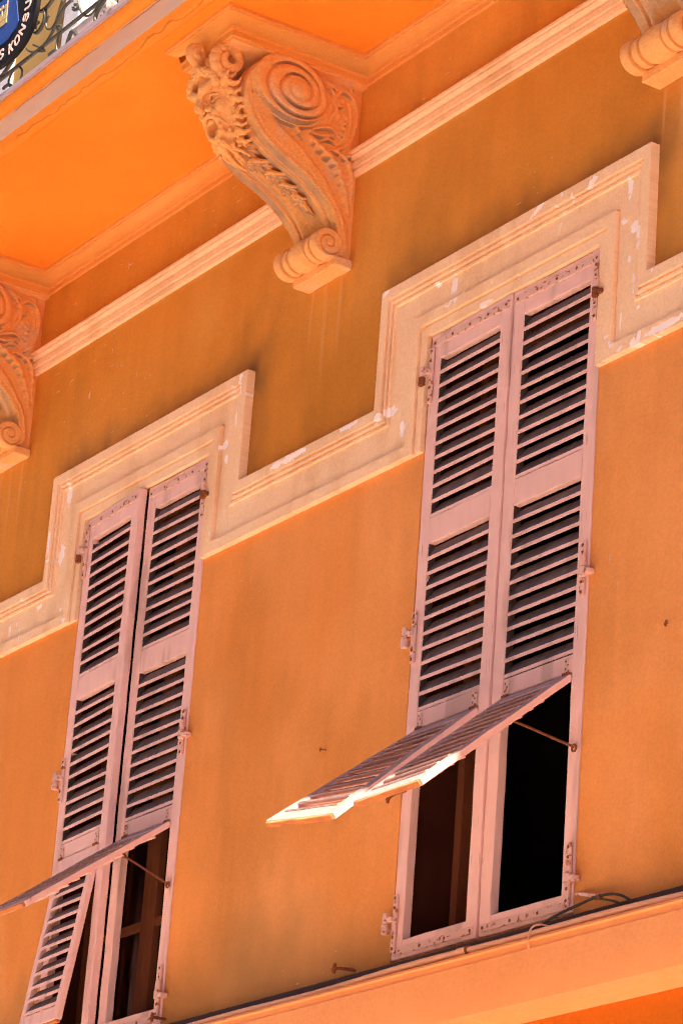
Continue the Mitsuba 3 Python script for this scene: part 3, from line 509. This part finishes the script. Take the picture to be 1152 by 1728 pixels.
def mask_clay():
    rnd = random.Random(5); C = Clay((-.175, -.26, -.07), (.175, .235, .155), .0024)
    B = C.ball; L = C.limb
    B((0, .03, -.005), (.106, .165, .080), .02); B((0, .125, .012), (.076, .06, .064), .02); B((0, -.09, .02), (.06, .06, .05), .02)
    for s in (-1, 1):
        B((s * .062, .030, .046), (.030, .030, .030), .008); L([(s * .008, .094, .096), (s * .040, .108, .096), (s * .088, .138, .054)], [.015, .019, .011], .004); L([(s * .094, .12, .052), (s * .100, .06, .046), (s * .094, -.01, .040), (s * .084, -.06, .038)], .008, .003, True); L([(s * .014, .118, .078), (s * .040, .126, .072)], .004, .003, True)
        B((s * .043, .069, .078), (.034, .024, .036), .003, True); B((s * .043, .069, .042), .0180, .002); B((s * .045, .070, .069), .0042, .002, True); L([(s * .022, .064, .060), (s * .042, .056, .067), (s * .066, .066, .054)], .0050, .002); L([(s * .020, .074, .064), (s * .042, .085, .071), (s * .068, .077, .054)], .0055, .002); L([(s * .024, .046, .072), (s * .046, .040, .070), (s * .066, .050, .056)], .0035, .003, True)
        B((s * .019, .030, .088), (.013, .013, .015), .006); B((s * .013, .021, .093), .006, .003, True)
        L([(s * .022, .030, .080), (s * .042, .012, .076), (s * .052, -.012, .064)], [.008, .010, .007], .007)
        L([(0, .004, .088), (s * .024, .002, .088), (s * .050, -.022, .070), (s * .062, -.052, .050), (s * .075, -.060, .040)], [.009, .011, .010, .007, .004], .004)
        L([(s * .038, -.022, .074), (s * .048, -.052, .068), (s * .032, -.084, .070), (0, -.094, .074)], [.009, .011, .011, .012], .004)
    L([(0, .105, .086), (0, .075, .100), (0, .042, .118)], [.013, .013, .017], .005); B((0, .036, .118), (.018, .015, .016), .005)
    B((0, -.046, .080), (.040, .037, .062), .003, True); B((0, -.064, .052), (.020, .012, .014), .004); L([(-.020, -.020, .074), (0, -.016, .080), (.020, -.020, .074)], .006, .003)
    for i in range(5): B((-.018 + .009 * i, -.027, .076), (.004, .006, .005), .0015)
    # furrows of the forehead
    for t in (.132, .150): L([(-.045, t, .066), (0, t - .006, .079), (.045, t, .066)], .004, .003, True)
    # beard: wavy locks falling from chin and jaw
    for i, (u0, t0, u1, t1) in enumerate([(-.01, -.10, -.018, -.205), (.012, -.10, .022, -.225), (.035, -.09, .058, -.195), (-.035, -.09, -.056, -.19), (.05, -.07, .088, -.16), (-.05, -.07, -.085, -.155), (.0, -.12, .002, -.24), (.028, -.12, .036, -.215), (-.026, -.12, -.034, -.215)]):
        q = np.linspace(0, 1, 7); u = u0 + (u1 - u0) * q + .010 * np.sin(q * 7 + i); t = t0 + (t1 - t0) * q; n = .060 - .075 * q + .012 * np.sin(q * 6 + i * 2); L(np.stack([u, t, n], 1), .013 - .008 * q, .004)
    # locks of hair down both temples, each ending in a hooked tip
    for s in (-1, 1):
        for i, t in enumerate([.135, .103, .064, .033, -.006, -.036, -.075, -.106, -.14]):
            t += .008 * (rnd.random() - .5); w = .119 - .006 * abs(i - 3) + .010 * (rnd.random() - .5)
            up_ = 1 if rnd.random() > .35 else -1; ln = .75 + .5 * rnd.random(); bz = .018 + .012 * (rnd.random() - .5)
            L([(s * (w - .022), t + .012 * up_, bz), (s * w, t + .008 * up_, bz), (s * (w + .012 * ln), t - .006 * up_, bz - .012), (s * (w + .025 * ln), t - .003 * up_, bz - .030), (s * (w + .031 * ln), t + .011 * up_, bz - .042)], [.009, .0125 * ln, .010 * ln, .006, .0025], .003)
            L([(s * (w - .016), t + .004, bz + .012), (s * (w + .004), t + .001 * up_, bz + .013), (s * (w + .016 * ln), t - .006 * up_, bz - .002)], .0022, .0015, True); B((s * (w - .012), t - .010 * up_, bz + .004), .0085, .003); B((s * (w - .012), t - .010 * up_, bz + .013), .0035, .002, True)
            B((s * (w - .034), t + .012 * (rnd.random() - .5), bz + .018), .0075 + .003 * rnd.random(), .004)
        # leaf ear
        L([(s * .092, .118, .03), (s * .122, .128, .035), (s * .140, .150, .020)], [.014, .016, .005], .005); B((s * .120, .128, .052), (.012, .008, .008), .003, True)
    # curls across the top of the forehead
    for i in range(22):
        a = -1.25 + 2.5 * i / 21; r = .083 + .016 * rnd.random(); c = (r * math.sin(a) * 1.05, .100 + r * .9 * math.cos(a) + .012 * rnd.random(), .050 + .022 * rnd.random()); B(c, .0165 + .005 * rnd.random(), .003); B((c[0] + .003, c[1] + .002, c[2] + .019), .0055, .002, True)
    m = C.mesh(); v = np.array(m.vertices); v += (.0065 * (meshkit.fbm(v * 55, 4, 2) - .5))[:, None] * np.array([.5, .5, 1.0])
    up, outn, O = np.array([-.40, .915]), np.array([-.915, -.40]), np.array([-.558, 3.545])
    yz = O + v[:, 1:2] * up + v[:, 2:3] * outn
    return trimesh.Trimesh(np.stack([v[:, 0], yz[:, 0], yz[:, 1]], 1), np.array(m.faces), process=False)
def horn(c, r0, s, rib=.20, turns=1.36, a0=-1.45, tube0=.034, tilt=(0, 0)):
    """A ram's horn: a ribbed tapering tube winding inwards in the plane of the corbel's side."""
    n = 260; q = np.linspace(0, 1, n); a = a0 + 2 * np.pi * turns * q; r = r0 * (1 - .66 * q); tr = tube0 * (1 - .40 * q) * (1 + rib * (np.abs(np.sin(q * 52)) ** .6 - .5) * (q < .82)); tr[-6:] *= np.linspace(1, .35, 6)
    y = c[1] - r * np.cos(a); z = c[2] + r * np.sin(a); x = c[0] + s * (.022 * q) + tilt[0] * (y - c[1]) + tilt[1] * (z - c[2])
    return tube(np.stack([x, y, z], 1), tr, 20)
def garland():
    rnd = random.Random(8); C = Clay((-.10, .60, -.045), (.135, 1.08, .06), .0025); B, L = C.ball, C.limb
    base = -.030; s0 = .650
    for j, (s, sc) in enumerate([(.645, 1.15), (.735, 1.05), (.820, .92), (.895, .80), (.960, .66)]):
        x0 = (.000, -.004, .004, -.002, .002)[j]
        for _ in range(7): B((x0 - .012 * sc + .030 * sc * (rnd.random() - .5), s - .004 + .034 * sc * (rnd.random() - .5), base + .020 * sc + .014 * rnd.random()), .0095 * sc, .003)
        B((x0 - .004, s - .012, base + .030 * sc), (.017 * sc, .019 * sc, .016 * sc), .004); L([(x0 - .012, s - .018, base + .046 * sc), (x0 + .002, s - .010, base + .049 * sc), (x0 + .006, s + .004, base + .044 * sc)], .004, .002, True)
        for sd in (-1, 1):
            k = 1.0 if sd > 0 else .72
            L([(x0 + sd * .006, s - .012, base + .022 * sc), (x0 + sd * .026 * sc, s + .004, base + .030 * sc), (x0 + sd * .046 * sc * k, s + .024 * sc, base + .022), (x0 + sd * .068 * sc * k, s + .034 * sc, base + .020), (x0 + sd * .082 * sc * k, s + .026 * sc, base + .028)], [.011 * sc, .014 * sc, .011 * sc, .007 * sc, .003], .004)
            L([(x0 + sd * .004, s + .010, base + .016), (x0 + sd * .022 * sc, s + .034 * sc, base + .018), (x0 + sd * .034 * sc * k, s + .058 * sc, base + .014)], [.009 * sc, .010 * sc, .003], .003)
            L([(x0 + sd * .012, s - .004, base + .044 * sc), (x0 + sd * .034 * sc, s + .014, base + .042 * sc), (x0 + sd * .05 * sc, s + .026, base + .034)], .003, .002, True)
    L([(0, 1.0, base + .012), (.006, 1.025, base + .012), (.012, 1.055, base + .004)], [.014, .012, .003], .004); L([(-.004, .61, base + .01), (0, .8, base + .008), (.0, 1.0, base + .008)], .008, .006)
    m = C.mesh(); v = np.array(m.vertices)
    return trimesh.Trimesh(on_front(v[:, 0], v[:, 1] - .0, v[:, 2]), np.array(m.faces), process=False)
def foot_roll():
    cy, cz, n = -.114, 3.058, 64
    pr = [(-W2 - .006, .0), (-W2 - .006, .052), (-W2 - .002, .062), (-W2 + .004, .066), (-.122, .066), (-.118, .062), (-.115, .043), (-.110, .043), (-.108, .054), (-.103, .060), (-.092, .0585), (-.078, .060), (-.071, .062), (-.068, .050), (-.062, .049), (-.058, .059), (-.040, .0645), (-.015, .067), (.015, .067), (.040, .0645), (.058, .059), (.062, .049), (.068, .050), (.071, .062), (.086, .064), (.10, .062), (.104, .047), (.109, .047), (.112, .061), (.118, .066), (W2 - .004, .066), (W2 + .002, .063), (W2 + .006, .058)]
    # the end face carries a small spiral
    pr = np.array(pr); a = np.linspace(0, 2 * np.pi, n + 1)
    g = np.array([[(x, cy + r * math.cos(t), cz + r * math.sin(t)) for t in a] for x, r in pr]); body = sheet(g)
    rr = np.linspace(.058, 0, 40); e = []
    for r in rr:
        row = []
        for t in a:
            ph = (1 - r / .058) * 1.75 + t / (2 * np.pi); f = ph - math.floor(ph); d = -.010 * math.exp(-(f / .13) ** 2) - .008 * math.exp(-((1 - f) / .05) ** 2) if .012 < r < .055 else 0.0
            row.append((W2 + .006 + d + (.006 if r < .014 else 0), cy + r * math.cos(t), cz + r * math.sin(t)))
        e.append(row)
    return cat(body, sheet(e))
CB = {}
def corbel(name, xc, label):
    t = thing('carved_corbel', label, 'corbel', 'carved corbels under the balcony'); M = T().translate([xc, 0, 0])
    def p(key, make, mat='carved_stucco', smooth=40):
        if key in CB: return reuse(t + '__' + key, CB[key], M)
        CB[key] = put(t + '__' + key, make(), mat, smooth, M); return CB[key]
    p('front_face', front_face)
    p('side_face', lambda: cat(side_relief()), smooth=60)
    p('far_side_face', lambda: cat(mirror(side_relief(.006))), smooth=60)
    p('core', lambda: cat(box(-HW, HW, -AY, -.001, 3.79, 3.8985), extrude(sg.Polygon([*map(tuple, FRONT - .034 * FN), (0.0, 3.0), (0.0, 3.82)]).buffer(0), -.140, .140, 'yz')), smooth=20)
    k = p('mask', mask_clay, smooth=True); say(k, 'grimacing bearded face with open mouth and curled hair')
    k = p('horn', lambda: horn((.092, -.618, 3.742), .070, 1, tube0=.0235)); say(k, 'ribbed ram horn')
    k = p('curl', lambda: horn((-.030, -.700, 3.792), .040, 1, rib=.0, turns=1.6, a0=-2.4, tube0=.019, tilt=(0, 0))); say(k, 'smooth scroll on top of the head')
    p('garland', garland, smooth=True)
    p('foot_roll', foot_roll, smooth=50)
    p('foot_plate', lambda: wrinkle(box(-W2 + .012, W2 + .012, -.086, -.0005, 2.968, 3.006, .004), .003, 22, 5), smooth=30)
corbel('a', -0.80, 'middle corbel carved with a grimacing horned face, whole scroll in view')
corbel('b', -3.592, 'left corbel cut by the picture edge, only scroll, leaves and foot visible')
corbel('c', 1.538, 'right corbel in the top corner, only its ribbed foot roll visible')

# ------------------------------------------------------------------ balcony railing, sign, things on the balcony
t = thing('balcony_railing', 'dark grey green wrought iron railing with curled scrolls on the balcony edge', 'railing')
RY = -.875
def rod(key, pts, r): return put(t + '__' + key, tube(pts, r, 8), 'wrought_iron', 40)
rod('rail', [(-9, RY, 4.232), (14, RY, 4.232)], .009); rod('rail', [(-9, RY, 4.72), (14, RY, 4.72)], .011); rod('rail', [(-9, RY, 5.05), (14, RY, 5.05)], .022)
def scroll(c, r, a0, turns, d=1, n=60, shrink=.75):
    q = np.linspace(0, 1, n); a = a0 + d * 2 * np.pi * turns * q; rr = r * (1 - shrink * q); return np.stack([c[0] + rr * np.cos(a), RY + 0 * q, c[1] + rr * np.sin(a)], 1)
TR = [[(-1.783,4.396),(-1.811,4.355),(-1.848,4.298),(-1.899,4.303),(-1.927,4.345),(-1.902,4.375)],
      [(-1.689,4.355),(-1.793,4.328),(-1.854,4.268),(-1.922,4.237)],
      [(-1.965,4.435),(-1.947,4.381),(-1.97,4.344),(-2.026,4.341),(-2.038,4.38),(-2.01,4.385)],
      [(-1.777,4.136),(-1.793,4.182),(-1.777,4.222),(-1.748,4.233),(-1.774,4.267),(-1.807,4.277),(-1.786,4.239)],
      [(-1.861,4.159),(-1.793,4.153),(-1.763,4.127)],
      [(-1.603,4.145),(-1.675,4.172),(-1.684,4.156),(-1.703,4.131)],
      [(-1.629,4.355),(-1.599,4.27),(-1.54,4.215),(-1.478,4.201),(-1.424,4.227),(-1.412,4.254)],
      [(-1.658,4.322),(-1.627,4.289),(-1.654,4.293),(-1.671,4.314)],
      [(-1.353,4.221),(-1.418,4.198),(-1.442,4.17),(-1.409,4.12),(-1.367,4.118),(-1.384,4.145)],
      [(-1.372,4.172),(-1.337,4.14),(-1.304,4.148)],
      [(-1.346,4.128),(-1.323,4.141),(-1.307,4.119)],
      [(-1.264,4.183),(-1.263,4.118)],
      [(-2.202,4.137),(-2.238,4.208),(-2.172,4.228),(-2.116,4.178),(-2.127,4.143)],
      [(-2.294,4.171),(-2.235,4.167),(-2.194,4.13)],
      [(-2.343,4.241),(-2.271,4.269),(-2.225,4.29)],
      [(-2.097,4.291),(-2.037,4.249),(-1.97,4.231)],
      [(-1.222,4.113),(-1.186,4.136)],
      [(-2.003,4.439),(-1.927,4.432),(-1.881,4.453)],
      [(-2.032,4.283),(-1.914,4.2),(-1.969,4.223)],
      [(-1.145,4.099),(-1.114,4.117)]]
for i, q in enumerate(TR):
    rod('scroll', [(x, RY, z) for x, z in (spline(q, 40) if len(q) > 2 else q)], .0052 + .0022 * (i % 3))
for i in range(-6, 40):
    if -3 < i < 3: continue
    x = -2.0 + i * .34
    rod('upright', [(x, RY, 4.108), (x, RY, 5.05)], .009); rod('scroll', np.vstack([scroll((x + .10, 4.33), .075, 3.6, .95, -1)[::-1], scroll((x + .175, 4.52), .06, 3.4, .95, 1)]), .0075)
t = thing('added_shade_box', 'unseen box added above the picture to shade the left propped panel', 'shade blocker')  # box added out of view only to shade the left awning panel
put(t + '__box', cat(box(.25, 1.15, -1.14, -.925, 4.13, 4.33, .008), box(.24, 1.16, -1.15, -.915, 4.331, 4.36, .006)), 'plaster_orange')
put(t + '__bracket', cat(*[box(x, x + .02, -1.0, -.88, 4.34 + .03, 4.39) for x in (.35, 1.03)]), 'wrought_iron')
t = thing('railing_bolt', 'tiny sunlit white bolt head on the balcony edge', 'bolt')
put(t, cat(cyl((-1.22, -.885, 4.115), (-1.22, -.935, 4.135), .012), cyl((-1.22, -.93, 4.10), (-1.22, -.93, 4.15), .009)), 'white_paint', 40)
t = thing('consulate_sign', 'black oval sign with white lettering around a blue shield with a gold crown', 'sign')
SY = -.925
def sup(a, b, n=2.5, k=90): th = np.linspace(0, 2 * np.pi, k, endpoint=False); return sg.Polygon(np.stack([-2.185 + a * np.sign(np.cos(th)) * np.abs(np.cos(th)) ** (2 / n), 4.452 + b * np.sign(np.sin(th)) * np.abs(np.sin(th)) ** (2 / n)], 1))
put(t + '__plate', extrude(sup(.248, .205), SY, SY + .012), 'sign_black'); put(t + '__rim', extrude(sup(.258, .215).difference(sup(.246, .203)), SY - .006, SY + .014), 'sign_black')
sh = sg.Polygon([(-2.147, 4.60), (-2.147, 4.535), (-2.104, 4.413), (-2.118, 4.388), (-2.205, 4.357), (-2.30, 4.362), (-2.40, 4.42), (-2.40, 4.60)])
put(t + '__shield', extrude(sh, SY - .004, SY), 'sign_blue'); say(t + '__shield', 'blue field')
cr = unary_union([sg.Polygon([(-2.224, 4.457), (-2.350, 4.463), (-2.356, 4.53), (-2.335, 4.512), (-2.318, 4.548), (-2.30, 4.505), (-2.285, 4.548), (-2.268, 4.505), (-2.250, 4.54), (-2.243, 4.512), (-2.234, 4.575)])] + [sg.Point(*q).buffer(.012) for q in [(-2.318, 4.556), (-2.285, 4.556), (-2.25, 4.55)]])
put(t + '__crown', extrude(cr.difference(sg.box(-2.36, 4.480, -2.2, 4.484)), SY - .007, SY - .0042), 'sign_gold'); say(t + '__crown', 'gold crown')
for ch, x, z, a in (('S', -2.243, 4.305, -4), ('K', -2.150, 4.300, 8), ('O', -2.096, 4.314, 30), ('N', -2.055, 4.350, 52), ('S', -2.032, 4.402, 74), ('U', -2.024, 4.464, 88)):
    m = meshkit.text_mesh(ch, .052, .003, True); m.apply_translation(-m.bounds.mean(0)); v = np.array(m.vertices); c, s_ = math.cos(math.radians(a)), math.sin(math.radians(a))
    w = np.stack([x + c * v[:, 0] - s_ * v[:, 1], SY - .0025 - v[:, 2], z + s_ * v[:, 0] + c * v[:, 1]], 1); put(t + '__letter', trimesh.Trimesh(w, np.array(m.faces), process=False), 'sign_white')
t = thing('white_pipe', 'white horizontal tube lying behind the balcony railing', 'pipe'); put(t, cat(cyl((-2.17, -.6, 4.50), (-1.2, -.6, 4.50), .032, 20), cyl((-1.9, -.6, 4.11), (-1.9, -.6, 4.50), .012)), 'white_paint', 40)
t = thing('white_pipe', 'white tube low behind the consulate sign at the left edge', 'pipe'); put(t, cat(cyl((-3.4, -.55, 4.49), (-2.72, -.55, 4.49), .030, 20), cyl((-3.0, -.55, 4.11), (-3.0, -.55, 4.49), .012)), 'white_paint', 40)
for x0, x1, lab in ((-3.41, -1.9, 'pale bluish white balcony door behind the iron railing, right of the sign'), (-5.6, -4.27, 'pale balcony door frame at the left picture edge, below the consulate sign')):
    t = thing('balcony_door', lab, 'door'); xm = (x0 + x1) / 2
    put(t + '__architrave', cat(box(x0 - .15, x0 + .02, -.02, .10, 4.11, 7.3, .004), box(x1 - .02, x1 + .15, -.02, .10, 4.11, 7.3, .004), box(x0 + .02, x1 - .02, -.018, .10, 7.2, 7.44, .004)), 'pale_blue_paint')
    for a, b in ((x0 + .02, xm - .003), (xm + .003, x1 - .02)):
        put(t + '__panel', box(a + .08, b - .08, .06, .085, 4.25, 5.0, .004), 'pale_blue_paint'); put(t + '__stile', cat(box(a, a + .08, .05, .09, 4.11, 7.19), box(b - .08, b, .05, .09, 4.11, 7.19), box(a + .08, b - .08, .05, .09, 5.0, 5.12), box(a + .08, b - .08, .05, .09, 4.11, 4.25), box(a + .08, b - .08, .05, .09, 7.05, 7.19)), 'pale_blue_paint'); put(t + '__pane', box(a + .08, b - .08, .07, .074, 5.12, 7.05), 'glass')
    put(t + '__room_wall', box(x0 - .2, x1 + .2, .32, .40, 4.0, 7.4), 'dim_room')
